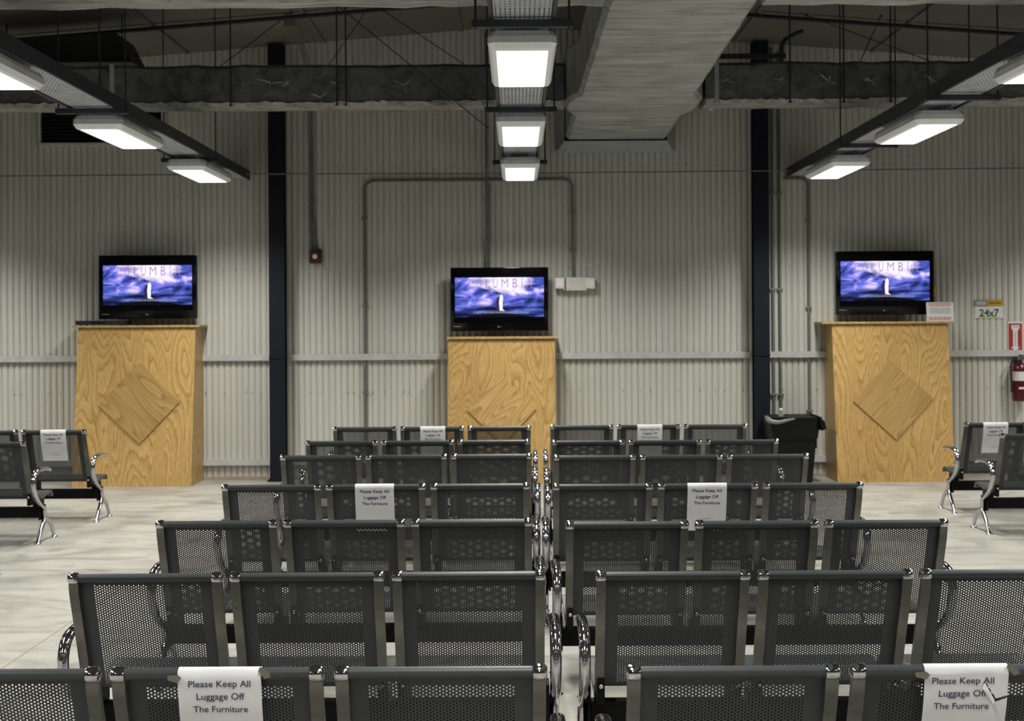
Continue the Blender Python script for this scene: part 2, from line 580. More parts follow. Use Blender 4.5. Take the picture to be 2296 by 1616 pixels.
S_END = ARC[-1]
S_CURL = ARC[len(curl) - 1]

def perforated_shell():
    """one bent sheet of steel with real round holes in the back and in the seat"""
    mb = MB()
    CW, CH, R = 0.00875, 0.0102, 0.00262
    ncols = 44
    half = ncols * CW / 2
    SX = SW / 2 - 0.036 + 0.004
    zones = []
    s0 = S_CURL + 0.028
    nb = 42
    zones.append((s0, s0 + nb * CH))
    s1 = s0 + nb * CH + 0.06
    ns = int((S_END - 0.075 - s1) / CH)
    zones.append((s1, s1 + ns * CH))
    def q(u0, u1, sa, sb_):
        k = max(1, int((sb_ - sa) / 0.012))
        for j in range(k):
            a = sa + (sb_ - sa) * j / k
            b = sa + (sb_ - sa) * (j + 1) / k
            ya, za = prof_at(a); yb, zb = prof_at(b)
            mb.add([(u0, ya, za), (u1, ya, za), (u1, yb, zb), (u0, yb, zb)], [(0, 1, 2, 3)])
    def strip(u0, u1, ss):
        pts = [prof_at(s) for s in ss]
        vs2 = []
        for (y, z) in pts:
            vs2 += [(u0, y, z), (u1, y, z)]
        mb.add(vs2, [(2 * i, 2 * i + 1, 2 * i + 3, 2 * i + 2) for i in range(len(pts) - 1)])
    allS = sorted(set(ARC))
    strip(-SX, -half, allS); strip(half, SX, allS)
    def between(a, b):
        return [a] + [s for s in allS if a + 1e-5 < s < b - 1e-5] + [b]
    strip(-half, half, between(0, zones[0][0]))
    strip(-half, half, between(zones[0][1], zones[1][0]))
    strip(-half, half, between(zones[1][1], S_END))
    angs = [k * math.pi / 4 for k in range(8)]
    for (za, zb) in zones:
        nr = int(round((zb - za) / CH))
        for c in range(ncols):
            u0 = -half + c * CW
            uc = u0 + CW / 2
            off = CH / 2 if c % 2 else 0.0
            rows = nr - (1 if c % 2 else 0)
            if c % 2:
                q(u0, u0 + CW, za, za + off); q(u0, u0 + CW, zb - off, zb)
            for r in range(rows):
                sc = za + off + (r + 0.5) * CH
                vv = []
                for a in angs:
                    ca, sa = math.cos(a), math.sin(a)
                    y, z = prof_at(sc + R * sa)
                    vv.append((uc + R * ca, y, z))
                for a in angs:
                    ca, sa = math.cos(a), math.sin(a)
                    mx = max(abs(ca), abs(sa))
                    y, z = prof_at(sc + CH / 2 * sa / mx)
                    vv.append((uc + CW / 2 * ca / mx, y, z))
                mb.add(vv, [(k, (k + 1) % 8, 8 + (k + 1) % 8, 8 + k) for k in range(8)])
    me = mb.mesh('seat_shell', M['seat'])
    for p in me.polygons:
        p.use_smooth = True
    return me

def make_bench():
    root = link('waiting_bench', None)
    MB().box(-0.862, 0.862, -0.028, 0.028, 0.185, 0.27, ch=0.006).build('beam', M['beam'], root)
    shell_me = perforated_shell()
    fpath = smooth_path([(-0.320, 0.786), (-0.312, 0.74), (-0.270, 0.638), (-0.226, 0.533), (-0.185, 0.430), (-0.164, 0.380),
                         (-0.140, 0.349), (-0.10, 0.334), (-0.050, 0.331), (0.08, 0.339), (0.21, 0.355), (0.258, 0.360), (0.290, 0.355), (0.310, 0.332)], 5)
    fr = MB().planar(fpath, 0.017, 0.011, rect=True).mesh('side_frame', M['frame'])
    cap = MB()
    prof = [(0.0, -0.0205), (0.013, -0.0205), (0.0195, -0.016), (0.0215, -0.008), (0.0215, 0.008), (0.0195, 0.016), (0.013, 0.0205), (0.0, 0.0205)]
    cap.lathe(prof[1:-1], 16, Matrix.Rotation(math.radians(90), 4, 'Y'))
    cap_me = cap.mesh('end_cap', M['chrome'], True)
    tip_me = MB().box(-0.019, 0.019, -0.006, 0.012, -0.012, 0.014, ch=0.004).mesh('front_cap', M['chrome'], True)
    br = MB().box(-0.014, 0.014, -0.06, 0.06, 0.262, 0.336, ch=0.004)
    br.box(-0.014, 0.014, -0.165, -0.05, 0.300, 0.334, ch=0.004)
    br.box(-0.014, 0.014, -0.190, -0.158, 0.300, 0.392, ch=0.004)
    br_me = br.mesh('bracket', M['beam'])
    bolt_me = MB().lathe([(0.008, 0), (0.008, 0.005), (0.004, 0.008)], 10, Matrix.Rotation(math.radians(90), 4, 'X')).mesh('bolt', M['bolt'], True)
    for k in (-1, 0, 1):
        s = link('seat_shell', shell_me, root, (k * PW, 0, 0))
        for sg in (-1, 1):
            x = sg * (SW / 2 - 0.017)
            link('side_frame', fr, s, (x, 0, 0))
            link('end_cap', cap_me, s, (x, -0.322, 0.794))
            link('front_cap', tip_me, s, (x, 0.308, 0.330))
            xb = sg * (SW / 2 - 0.022)
            link('bracket', br_me, s, (xb, 0, 0))
            link('bolt', bolt_me, s, (xb, -0.191, 0.366))
    arm_path = smooth_path([(0.12, 0.545), (0.085, 0.563), (-0.02, 0.572), (-0.145, 0.572), (-0.228, 0.552), (-0.268, 0.497), (-0.256, 0.430), (-0.195, 0.355), (-0.11, 0.300), (-0.025, 0.255)], 5)
    N = len(arm_path)
    A = [0.0215 - 0.004 * max(0, (i / N - 0.55)) for i in range(N)]
    B = [0.012 + 0.006 * math.sin(math.pi * i / N) for i in range(N)]
    A[0] = 0.014; B[0] = 0.006
    arm_me = MB().planar(arm_path, A, B, n=14).mesh('armrest', M['chrome'], True)
    lg = MB()
    lg.planar(smooth_path([(-0.025, 0.285), (-0.012, 0.25), (-0.006, 0.22), (-0.006, 0.165), (-0.006, 0.14)], 4), 0.019, 0.022, n=12)
    lg.planar(smooth_path([(-0.004, 0.185), (-0.045, 0.140), (-0.105, 0.085), (-0.152, 0.035), (-0.175, 0.010)], 5), [0.019 - 0.0003 * i for i in range(21)], [0.022 - 0.0005 * i for i in range(21)], n=12)
    lg.planar(smooth_path([(-0.010, 0.185), (0.06, 0.162), (0.135, 0.120), (0.190, 0.055), (0.215, 0.010)], 5), [0.019 - 0.0003 * i for i in range(21)], [0.022 - 0.0005 * i for i in range(21)], n=12)
    lg_me = lg.mesh('leg', M['chrome'], True)
    pad_me = MB().lathe([(0.026, 0.0), (0.028, 0.004), (0.024, 0.010), (0.010, 0.016)], 14).mesh('foot_glide', M['chrome'], True)
    plate_me = MB().box(-0.006, 0.006, -0.062, 0.05, 0.170, 0.335, ch=0.004).mesh('end_plate', M['beam'])
    for sg in (-1, 1):
        link('armrest', arm_me, root, (sg * 0.893, 0, 0))
        l = link('leg', lg_me, root, (sg * 0.893, 0, 0))
        link('foot_glide', pad_me, l, (0, -0.179, 0))
        link('foot_glide', pad_me, l, (0, 0.219, 0))
        link('end_plate', plate_me, root, (sg * 0.868, 0, 0))
    return root

BENCH = make_bench()
KD = 4.0 / 3.0           # row depths were paced out for a shorter lens
DX = 0.33                # distance from back top to beam
rows = {'A': 2.774, 'B': 3.835, 'C': 4.86, 'D': 5.94, 'E': 7.27, 'F': 8.15, 'G': 9.24}
ordn = {'A': 'in the row nearest the viewer', 'B': 'in the second row from the viewer', 'C': 'in the third row from the viewer',
        'D': 'in the fourth row from the viewer', 'E': 'in the fifth row from the viewer', 'F': 'in the sixth row from the viewer', 'G': 'in the farthest row'}
XL = {'A': -0.784, 'B': -0.761, 'C': -0.792, 'D': -0.791, 'E': -0.761, 'F': -0.764, 'G': -0.742}
XR = {'A': 1.132, 'B': 1.130, 'C': 1.065, 'D': 1.045, 'E': 1.093, 'F': 1.110, 'G': 1.133}
YR = {'A': 2.765, 'B': 3.820, 'C': 4.785, 'D': 5.90, 'E': 7.18, 'F': 8.08, 'G': 9.29}
benches = {}
first = True
def put_bench(key, x, y, label, rz=0.0, group='three-seat benches in the middle blocks'):
    global first
    b = BENCH if first else copy_tree(BENCH)
    first = False
    b.location = (x, y * KD + DX, 0)
    b.rotation_euler = (0, 0, rz)
    tag(b, label, 'bench', group)
    benches[key] = b
    return b
jit = random.Random(11)
for k in 'ABCDEFG':
    put_bench('L' + k, XL[k], rows[k], 'grey perforated steel three-seat bench left of the aisle, ' + ordn[k], jit.uniform(-0.004, 0.004))
    put_bench('R' + k, XR[k], YR[k], 'grey perforated steel three-seat bench right of the aisle, ' + ordn[k], jit.uniform(-0.004, 0.004))
g2 = 'three-seat benches in the side blocks'
put_bench('S1', -4.545, 9.14, 'perforated steel bench with a notice in front of left plywood stand', 0.0, g2)
put_bench('S2', -4.64, 8.22, 'perforated steel bench without notice, nearer than the left noticed bench', 0.0, g2)
put_bench('S3', -4.46, 6.90, 'bench at the left frame edge, only its chrome foot showing', 0.0, g2)
put_bench('S4', 4.73, 9.30, 'perforated steel bench with a notice right of right plywood stand', 0.0, g2)
put_bench('S5', 4.63, 8.38, 'perforated steel bench at right frame edge, without notice of its own', 0.0, g2)

# ------------------------------------------------------------------ notices on the benches
PTOP = (-0.3435, 0.800)
def paper_pt(u, d, wave=0.0015):
    """u across, d down from the top edge (d < 0.02 is folded over the rolled top)"""
    if d < 0.02:
        a = math.radians(90 + d / 0.02 * 85)
        return Vector((u, -0.322 + 0.0185 * math.cos(a), 0.794 + 0.0185 * math.sin(a)))
    t = (d - 0.02)
    y = -0.3405 + t * 0.265 + wave * math.sin(u * 28 + d * 17) - 0.010 * math.exp(-((t - 0.09) / 0.07) ** 2) * 0.5
    return Vector((u, y, 0.792 - t * 0.964))
def sheet(cut=None, nu=16, nd=22):
    mb = MB()
    W, H = 0.216, 0.279
    vs2 = [paper_pt(-W / 2 + W * i / nu, H * j / nd) for j in range(nd + 1) for i in range(nu + 1)]
    fs2 = []
    for j in range(nd):
        for i in range(nu):
            if cut and cut(-W / 2 + W * (i + 0.5) / nu, H * (j + 0.5) / nd):
                continue
            a = j * (nu + 1) + i
            fs2.append((a, a + 1, a + nu + 2, a + nu + 1))
    return mb.add(vs2, fs2)
def on_paper(vs2, cx, base_d, lift=0.0022):
    out = []
    for v in vs2:
        p = paper_pt(cx + v.x, base_d - v.y)
        out.append((p.x, p.y - lift, p.z))
    return out
LET = MB()
for body, w, d in (('Please Keep All', 0.160, 0.050), ('Luggage Off', 0.124, 0.086), ('The Furniture', 0.142, 0.122)):
    tv, tf = text_mesh(body, width=w, thick=0.006)
    LET.add(on_paper(tv, 0.0, d), tf)
let_me = LET.mesh('lettering', M['ink'])
small = MB()
for d, w, x in ((0.205, 0.050, 0), (0.222, 0.105, 0)):
    k = 7 if w < 0.06 else 16
    r2 = random.Random(int(d * 1000))
    for i in range(k):
        x0 = -w / 2 + w * i / k
        a = paper_pt(x0, d); b = paper_pt(x0 + w / k * r2.uniform(0.5, 0.85), d + 0.0045)
        small.add([(a.x, a.y - 0.002, a.z), (b.x, a.y - 0.002, a.z), (b.x, b.y - 0.002, b.z), (a.x, b.y - 0.002, b.z)], [(0, 1, 2, 3)])
small_me = small.mesh('small_print', M['ink_grey'])
sheet_me = sheet().mesh('notice_sheet', M['paper'])
for p in sheet_me.polygons: p.use_smooth = True
def tear(u, d):
    """the ragged slit running in from the right edge"""
    def near(p, q, w0, w1):
        px_, py_ = q[0] - p[0], q[1] - p[1]
        t = ((u - p[0]) * px_ + (d - p[1]) * py_) / (px_ * px_ + py_ * py_)
        if t < 0 or t > 1:
            return False
        dist = math.hypot(u - p[0] - t * px_, d - p[1] - t * py_)
        return dist < w0 + (w1 - w0) * t
    return near((0.050, 0.048), (0.078, 0.098), 0.0015, 0.0040) or near((0.076, 0.098), (0.109, 0.086), 0.0038, 0.0028)
torn_me = sheet(tear, 90, 116).mesh('notice_sheet', M['paper'])
for p in torn_me.polygons: p.use_smooth = True
tape_me = MB().add([(-0.016, 0.001, 0.006), (0.012, -0.002, 0.009), (0.022, -0.003, 0.000), (0.012, -0.004, -0.012), (-0.014, 0.0, -0.006)], [(0, 1, 2, 3, 4)]).mesh('tape', M['tape'])
def put_notice(bench, seat, dx, label, torn=False, tapes=True, lower=True):
    b = benches[bench]
    s = link('notice_sheet', torn_me if torn else sheet_me, None,
             (b.location.x + seat * PW + dx, b.location.y, 0), (0, 0, b.rotation_euler.z))
    tag(s, label, 'notice', 'luggage notices taped to the benches')
    link('lettering', let_me, s, (-0.009 if torn else 0.0, 0, 0))
    if lower:
        link('small_print', small_me, s)
    if tapes:
        link('tape', tape_me, s, (-0.118, -0.344, 0.789), (0, 0, 0))
        link('tape', tape_me, s, (0.116, -0.344, 0.803), (0, 0.6, 0))
    if torn:
        fl_ = MB()
        a = paper_pt(0.048, 0.047); b2 = paper_pt(0.075, 0.096); c = paper_pt(0.041, 0.062); d = paper_pt(0.062, 0.104)
        fl_.add([(a.x, a.y - 0.002, a.z), (c.x, c.y - 0.004, c.z), (d.x + 0.006, d.y - 0.016, d.z - 0.002), (b2.x, b2.y - 0.004, b2.z), ((a.x + b2.x) / 2 - 0.006, (a.y + b2.y) / 2 - 0.013, (a.z + b2.z) / 2)], [(0, 1, 4), (1, 2, 4), (2, 3, 4), (0, 4, 3)])
        fl_.build('torn_flap', M['paper'], s)
put_notice('LA', 0, 0.008, 'large white luggage notice taped in the nearest row left of the aisle')
put_notice('RA', 0, 0.020, 'torn white luggage notice at lower right, nearest row', True)
put_notice('LD', 0, -0.006, 'white luggage notice in the fourth row, left of the aisle', False, False, False)
put_notice('RD', 0, -0.005, 'white luggage notice in the fourth row, right of the aisle', False, False)
put_notice('LG', 0, 0.008, 'half hidden luggage notice in the farthest row, left of the aisle', False, False)
put_notice('RG', 0, 0.010, 'half hidden luggage notice in the farthest row, right of the aisle', False, False)
put_notice('S1', 1, -0.003, 'white luggage notice on the side bench before the left stand', False, False)
put_notice('S4', -1, 0.0, 'white luggage notice on the side bench beside the right stand', False, False)

# ------------------------------------------------------------------ plywood stands
def stand(x0, x1, ztop, yb, yt, label, dia_c, dia_half, dia_rot, board, dia_mat, side_lip=0.03):
    cx = (x0 + x1) / 2
    root = thing('plywood_stand', label, 'stand', (cx, 15.3, 0), 'plywood stands under the televisions')
    w = (x1 - x0) / 2
    Yb, Yt, Yw = yb - 15.3, yt - 15.3, 15.655 - 15.3
    T = 0.018
    zt = ztop - 0.022
    # front panel, leaning back towards the top
    fp = MB().add([(-w, Yb, 0), (w, Yb, 0), (w, Yt, zt), (-w, Yt, zt), (-w, Yb + T, 0), (w, Yb + T, 0), (w, Yt + T, zt), (-w, Yt + T, zt)],
                  [(0, 1, 2, 3), (5, 4, 7, 6), (0, 4, 5, 1), (1, 5, 6, 2), (2, 6, 7, 3), (3, 7, 4, 0)])
    fp.build('front_panel', M['ply'], root)
    for sg in (-1, 1):
        a, b = (-w, -w + T) if sg < 0 else (w - T, w)
        e = 0.001
        sp = MB().add([(a, Yb + T + e, 0), (b, Yb + T + e, 0), (b, Yt + T + e, zt), (a, Yt + T + e, zt), (a, Yw, 0), (b, Yw, 0), (b, Yw, zt), (a, Yw, zt)],
                      [(0, 1, 2, 3), (5, 4, 7, 6), (0, 4, 5, 1), (1, 5, 6, 2), (2, 6, 7, 3), (3, 7, 4, 0)])
        sp.build('side_panel', M['ply'], root)
    MB().box(board[0] - cx, board[1] - cx, Yt - 0.03, Yw, zt, ztop, ch=0.002).build('top_board', M['ply_edge'], root)
    # square plate set on its corner, lying on the leaning front
    lean = math.atan2(Yt - Yb, zt)
    zc = dia_c[1]
    yc = Yb + (Yt - Yb) * zc / zt
    s = dia_half / math.sqrt(2)
    d = MB().box(-s, s, -0.017, -0.001, -s, s, ch=0.0015).build('diamond_plate', dia_mat, root, loc=(dia_c[0] - cx, yc, zc))
    d.matrix_local = Matrix.Translation((dia_c[0] - cx, yc, zc)) @ Matrix.Rotation(-lean, 4, 'X') @ Matrix.Rotation(dia_rot, 4, 'Y')
    return root
stand(-4.70, -3.445, 1.70, 15.03, 15.27, 'plywood stand with diamond plate under the left television', (-4.02, 0.87), 0.435, math.radians(-47), (-4.755, -3.395), M['ply_b'])
stand(-0.74, 0.40, 1.555, 15.03, 15.24, 'narrower plywood stand under the middle television, behind the bench rows', (-0.17, 0.78), 0.365, math.radians(44), (-0.755, 0.435), M['ply'])
stand(3.365, 4.605, 1.692, 15.03, 15.27, 'plywood stand with diamond plate under the right television', (3.985, 0.86), 0.425, math.radians(43), (3.255, 4.66), M['ply_b'])

# ------------------------------------------------------------------ televisions
def make_tv():
    W, H = 1.06, 0.69
    root = link('television', None)
    MB().box(-W / 2, W / 2, 0.0, 0.075, 0, H, ch=0.012).build('cabinet', M['black_gloss'], root, True)
    MB().box(-0.44, 0.44, 0.0755, 0.11, 0.08, 0.6, ch=0.01).build('rear_cover', M['black'], root)
    MB().box(-0.492, 0.492, -0.004, 0.0005, 0.09, 0.635).build('glass_panel', M['black_gloss'], root)
    sc_ = MB().add([(-0.48, -0.0052, 0.0), (0.48, -0.0052, 0.0), (0.48, -0.0052, 0.427), (-0.48, -0.0052, 0.427)], [(0, 1, 2, 3)])
    scr = sc_.build('screen', M['screen'], root, loc=(0, 0, 0.153))
    xs = [-0.64, -0.455, -0.265, -0.09, 0.125, 0.345, 0.51, 0.675]
    for ch, u in zip('COLUMBIA', xs):
        tv, tf = text_mesh(ch, height=0.096, thick=0.0)
        ws = [v.x for v in tv]
        sx = 0.050 / (max(ws) - min(ws)) if ch not in 'I' else 0.6
        if ch == 'M': sx *= 1.45
        MB().add([(u * 0.48 + v.x * sx, -0.0060, 0.318 + v.y) for v in tv], tf).build('letter', M['letters_screen'], scr)
    tv, tf = text_mesh('A SONY PICTURES ENTERTAINMENT COMPANY', width=0.60)
    MB().add([(0.02 + v.x, -0.0060, 0.040 + v.y) for v in tv], tf).build('caption_lettering', M['caption_screen'], scr)
    # plain pale upright shape with a shaded side
    MB().add([(x, -0.0058, z) for x, z in ((0.002, 0.07), (0.062, 0.064), (0.034, 0.082), (0.034, 0.15), (0.040, 0.21), (0.026, 0.245), (0.004, 0.23), (-0.004, 0.15))], [tuple(range(8))]).build('pale_shape', M['pillar_screen'], scr)
    MB().add([(x, -0.0056, z) for x, z in ((-0.036, 0.07), (0.002, 0.07), (-0.002, 0.15), (0.006, 0.235), (-0.030, 0.205), (-0.034, 0.14))], [tuple(range(6))]).build('shaded_shape', M['shade_screen'], scr)
    MB().add([(x, -0.0057, z) for x, z in ((-0.11, 0.052), (0.10, 0.052), (0.06, 0.066), (-0.06, 0.068))], [tuple(range(4))]).build('ledge_shape', M['shade_screen'], scr)
    mk = MB()
    mk.lathe([(0.0085, 0), (0.0085, 0.001)], 14, Matrix.Translation((-0.013, -0.0005, 0.048)) @ Matrix.Rotation(math.radians(90), 4, 'X'))
    mk.box(0.002, 0.010, -0.0015, 0.0, 0.042, 0.046)
    mk.box(0.012, 0.020, -0.0015, 0.0, 0.046, 0.050)
    mk.build('maker_mark', M['greyprint'], root)
    MB().box(-0.50, -0.415, -0.0012, 0.0, 0.050, 0.056).build('corner_bar', M['greyprint'], root)  # thin grey bar low on the left of the cabinet front
    mt = MB().box(-0.22, 0.22, 0.215, 0.232, 0.18, 0.5)
    mt.box(-0.16, -0.12, 0.11, 0.206, 0.2, 0.48)
    mt.box(0.12, 0.16, 0.11, 0.206, 0.2, 0.48)
    mt.build('wall_mount', M['black'], root)
    return root
TV = make_tv()
tvs = [(-3.992, 1.767, 'black flat television above the left plywood stand, clouds on screen'),
       (-0.192, 1.613, 'black flat television above the middle plywood stand, clouds on screen'),
       (3.975, 1.765, 'black flat television above the right plywood stand, clouds on screen')]
for i, (x, z, lab) in enumerate(tvs):
    t = TV if i == 0 else copy_tree(TV)
    t.location = (x, 15.42, z)
    tag(t, lab, 'television', 'wall televisions')

# flat player box on the left stand
pl = thing('disc_player', 'flat black player box lying on the left plywood stand', 'player', (-4.47, 15.42, 1.70))
MB().box(-0.27, 0.26, -0.12, 0.14, 0.006, 0.052, ch=0.004).build('case', M['black'], pl)
for x in (-0.22, 0.21):
    for y in (-0.09, 0.11):
        MB().lathe([(0.014, 0), (0.014, 0.0065)], 10).build('foot', M['rubber'], pl, loc=(x, y, 0))
MB().box(-0.10, 0.05, -0.1215, -0.1195, 0.026, 0.036).build('disc_tray', M['black_gloss'], pl)

# notice card on the right stand
nc = thing('notice_card', 'small white card with red print leaning on the right stand top', 'notice', (4.535, 15.30, 1.692))
nc.rotation_euler = (math.radians(-6), 0, 0)
MB().box(-0.145, 0.145, 0, 0.003, 0.0, 0.205).build('card', M['paper'], nc)
r3 = random.Random(5)
def print_lines(parent, name, mat, x0, x1, zs, h, y):
    mb = MB()
    for z in zs:
        x = x0
        while x < x1:
            w = r3.uniform(0.012, 0.035)
            mb.box(x, min(x1, x + w), y - 0.0008, y, z, z + h)
            x += w + 0.006
    tag(mb.build(name, mat, parent), kind='stuff')
print_lines(nc, 'red_heading', M['ink_red'], -0.12, 0.12, (0.165, 0.184), 0.011, -0.0002)
print_lines(nc, 'grey_text', M['ink_grey'], -0.11, 0.11, (0.086, 0.102, 0.118, 0.134), 0.008, -0.0002)
print_lines(nc, 'red_footing', M['ink_red'], -0.12, 0.12, (0.015, 0.032), 0.011, -0.0002)
yc = MB().box(-0.05, 0.05, -0.001, 0.001, 0, 0.12, ch=0.0).build('yellow_card', M['yellow'], None, loc=(4.555, 15.64, 1.96))
tag(yc, 'yellowish card on the wall, half hidden behind the right television', 'card')

# ------------------------------------------------------------------ wall fittings
WF = WY - 0.020          # face of the corrugation crests
def conduit(label, paths, r=0.015, clips=(), boxes=()):
    c = thing('conduit', label, 'conduit', paths[0][0], 'metal conduits on the end wall')
    o = Vector(paths[0][0])
    for p in paths:
        MB().tube([Vector(q) - o for q in p], r, 8).build('pipe', M['conduit'], c, True)
    for (x, y, z) in clips:
        MB().box(-0.032, 0.032, -0.019, 0.017, -0.010, 0.010, ch=0.002).build('clip', M['conduit'], c, loc=Vector((x, y, z)) - o)
    for (x, y, z, s) in boxes:
        MB().box(-s, s, -0.03, 0.016, -s, s, ch=0.005).build('junction_box', M['conduit'], c, loc=Vector((x, y, z)) - o)
    return c
yc_ = WF - 0.019
conduit('twin grey conduit dropping from the roof to the red alarm box',
        [smooth_path([(-2.26, 14.16, 4.70), (-2.26, 14.8, 4.66), (-2.262, 15.42, 4.45), (-2.258, yc_, 4.2)], 5) + [(-2.255, yc_, 3.0), (-2.25, yc_, 2.53)],
         smooth_path([(-2.225, 14.16, 4.70), (-2.225, 14.8, 4.66), (-2.228, 15.42, 4.45), (-2.232, yc_, 4.2)], 5) + [(-2.228, yc_, 3.0), (-2.215, yc_, 2.75), (-2.205, yc_, 2.53)]],
        0.014, [(-2.24, yc_, 3.05), (-2.238, yc_, 2.8)], [(-2.245, 14.16, 4.70, 0.05)])
conduit('grey conduit loop from the floor over the wall to the emergency light',
        [[(-1.675, yc_, 0.03), (-1.668, yc_, 3.12)] + smooth_path([(-1.668, yc_, 3.16), (-1.65, yc_, 3.225), (-1.59, yc_, 3.26), (-1.55, yc_, 3.265)], 4) +
         [(0.50, yc_, 3.27)] + smooth_path([(0.53, yc_, 3.268), (0.58, yc_, 3.25), (0.608, yc_, 3.20), (0.61, yc_, 3.16)], 4) + [(0.61, yc_, 2.20)]],
        0.016, [(-1.67, yc_, 2.85), (-1.67, yc_, 1.9), (-1.67, yc_, 0.95), (-0.9, yc_, 3.268), (0.61, yc_, 2.9), (0.61, yc_, 2.5)])
conduit('grey conduit coming down behind the middle television',
        [[(-0.332, yc_ - 0.034, 4.90), (-0.332, yc_ - 0.034, 2.22)], [(-0.300, yc_ - 0.034, 3.22), (-0.302, yc_ - 0.034, 2.22)]], 0.014, [(-0.33, yc_ - 0.034, 3.05), (-0.33, yc_ - 0.034, 2.6)])
conduit('grey conduit close beside the right dark column',
        [[(2.795, yc_, 4.70), (2.808, yc_, 0.03)]], 0.016, [(2.802, yc_, 2.05), (2.805, yc_, 0.9), (2.80, yc_, 3.1)])
conduit('second grey conduit from the right dark column, ending at the bin',
        [[(2.872, yc_, 4.65), (2.885, yc_, 0.03)]], 0.016, [(2.88, yc_, 2.05), (2.884, yc_, 0.9), (2.877, yc_, 3.1)])
conduit('grey conduit left of the right television and plywood stand',
        [[(2.93, yc_, 3.262), (3.10, yc_, 3.262)] + smooth_path([(3.12, yc_, 3.26), (3.165, yc_, 3.245), (3.19, yc_, 3.205), (3.192, yc_, 3.16)], 4) + [(3.198, yc_, 0.03)]],
        0.016, [(3.195, yc_, 1.85), (3.197, yc_, 0.72), (3.193, yc_, 2.8)])
wire = thing('wall_cable', 'thin cable strung level across the end wall below the lamps', 'cable', (0, 15.37, 3.315))
MB().tube([(-7.8, 0, 0.03), (-5.8, 0, 0.0), (-2.6, 0.0, 0.005), (0, 0.03, 0.0), (2.645, 0, 0.008), (7.8, 0, 0.03)], 0.0065, 6).build('cable', M['conduit'], wire, True)

# emergency light
el = thing('emergency_light', 'off-white emergency light box right of the middle television', 'light', (0.632, WF, 2.05))
MB().box(-0.13, 0.13, -0.085, 0.0, 0.0, 0.145, ch=0.012).build('case', M['beige'], el, True)
for sg in (-1, 1):
    h = MB().box(-0.052, 0.052, -0.10, -0.012, 0.02, 0.14, ch=0.014).build('lamp_head', M['white'], el, True, loc=(sg * 0.168, 0, 0))
    MB().box(-0.038, 0.038, -0.105, -0.099, 0.036, 0.122, ch=0.002).build('lamp_cover', M['clear'], h)
MB().box(-0.006, 0.006, -0.088, -0.084, -0.004, 0.14).build('edge_seam', M['alarm_red'], el, loc=(-0.105, 0, 0))

# fire alarm
fa = thing('alarm_box', 'small red fire alarm box with white strobe under twin conduit', 'alarm', (-2.205, WF, 2.365))
MB().box(-0.066, 0.066, -0.06, 0.0, 0.0, 0.158, ch=0.014).build('case', M['alarm_red'], fa, True)
MB().lathe([(0.030, 0), (0.028, 0.014), (0.018, 0.024), (0.006, 0.027)], 14, Matrix.Translation((-0.004, -0.059, 0.078)) @ Matrix.Rotation(math.radians(90), 4, 'X')).build('strobe', M['clear'], fa, True)

# wall signs
s24 = thing('hours_sign', 'white wall sign reading 24x7 with grey and gold band', 'sign', (5.175, WF - 0.004, 1.722))
MB().box(-0.155, 0.155, 0, 0.004, 0.0, 0.152).build('backing', M['paper'], s24)
MB().box(-0.165, -0.02, -0.004, 0.003, 0.130, 0.200, ch=0.001).build('grey_panel', M['greyprint'], s24)
MB().box(-0.02, 0.160, -0.004, 0.003, 0.132, 0.202, ch=0.001).build('gold_panel', M['gold'], s24)
print_lines(s24, 'band_print', M['paper'], -0.135, -0.035, (0.150, 0.168), 0.011, -0.0045)
print_lines(s24, 'gold_band_print', M['green'], 0.0, 0.14, (0.158,), 0.018, -0.0045)
tv_, tf_ = text_mesh('24x7', width=0.215, height=0.085, thick=0.03)
MB().add([(v.x, -0.0015, 0.022 + v.y) for v in tv_], tf_).build('lettering', M['green'], s24)
print_lines(s24, 'underline_print', M['olive'], -0.115, 0.105, (0.008,), 0.012, -0.0004)

fs = thing('extinguisher_sign', 'red sign with white downward arrow above the fire extinguisher', 'sign', (5.462, WF - 0.004, 1.345))
MB().box(-0.082, 0.082, 0.001, 0.004, 0.0, 0.340).build('white_border', M['paper'], fs)
MB().box(-0.074, 0.074, -0.001, 0.0005, 0.008, 0.318).build('red_field', M['sign_red'], fs)
MB().prism([(0, 0.012), (0.052, 0.062), (0.026, 0.056), (0.026, 0.235), (0.045, 0.268), (0.045, 0.300), (-0.045, 0.300), (-0.045, 0.268), (-0.026, 0.235), (-0.026, 0.056), (-0.052, 0.062)], -0.002, -0.0012).build('arrow', M['paper'], fs)
print_lines(fs, 'arrow_print', M['ink_red'], -0.008, 0.008, [0.07 + 0.016 * i for i in range(10)], 0.008, -0.0022)
print_lines(fs, 'heading_print', M['ink_grey'], -0.03, 0.03, (0.274,), 0.016, -0.0022)

fe = thing('fire_extinguisher', 'dark red fire extinguisher with white label hanging on the wall', 'extinguisher', (5.475, WF - 0.105, 0.815))
MB().lathe([(0.060, 0.0), (0.080, 0.010), (0.083, 0.03), (0.083, 0.34), (0.076, 0.38), (0.052, 0.41), (0.028, 0.425), (0.024, 0.45)], 24).build('cylinder', M['red'], fe, True)
MB().lathe([(0.0838, 0.225), (0.0838, 0.325)], 24).build('label_band', M['beige'], fe, True)
lb = MB()
vs2, fs2 = [], []
for j, z in enumerate((0.225, 0.322)):
    for i in range(7):
        a = math.radians(-118 + i * 12)
        vs2.append((0.0845 * math.cos(a), 0.0845 * math.sin(a), z))
for i in range(6):
    fs2.append((i, i + 1, i + 8, i + 7))
lb.add(vs2, fs2).build('paper_label', M['paper'], fe)
lb = MB()
vs2, fs2 = [], []
for z in (0.135, 0.158):
    for i in range(7):
        a = math.radians(-118 + i * 10)
        vs2.append((0.0840 * math.cos(a), 0.0840 * math.sin(a), z))
for i in range(6):
    fs2.append((i, i + 1, i + 8, i + 7))
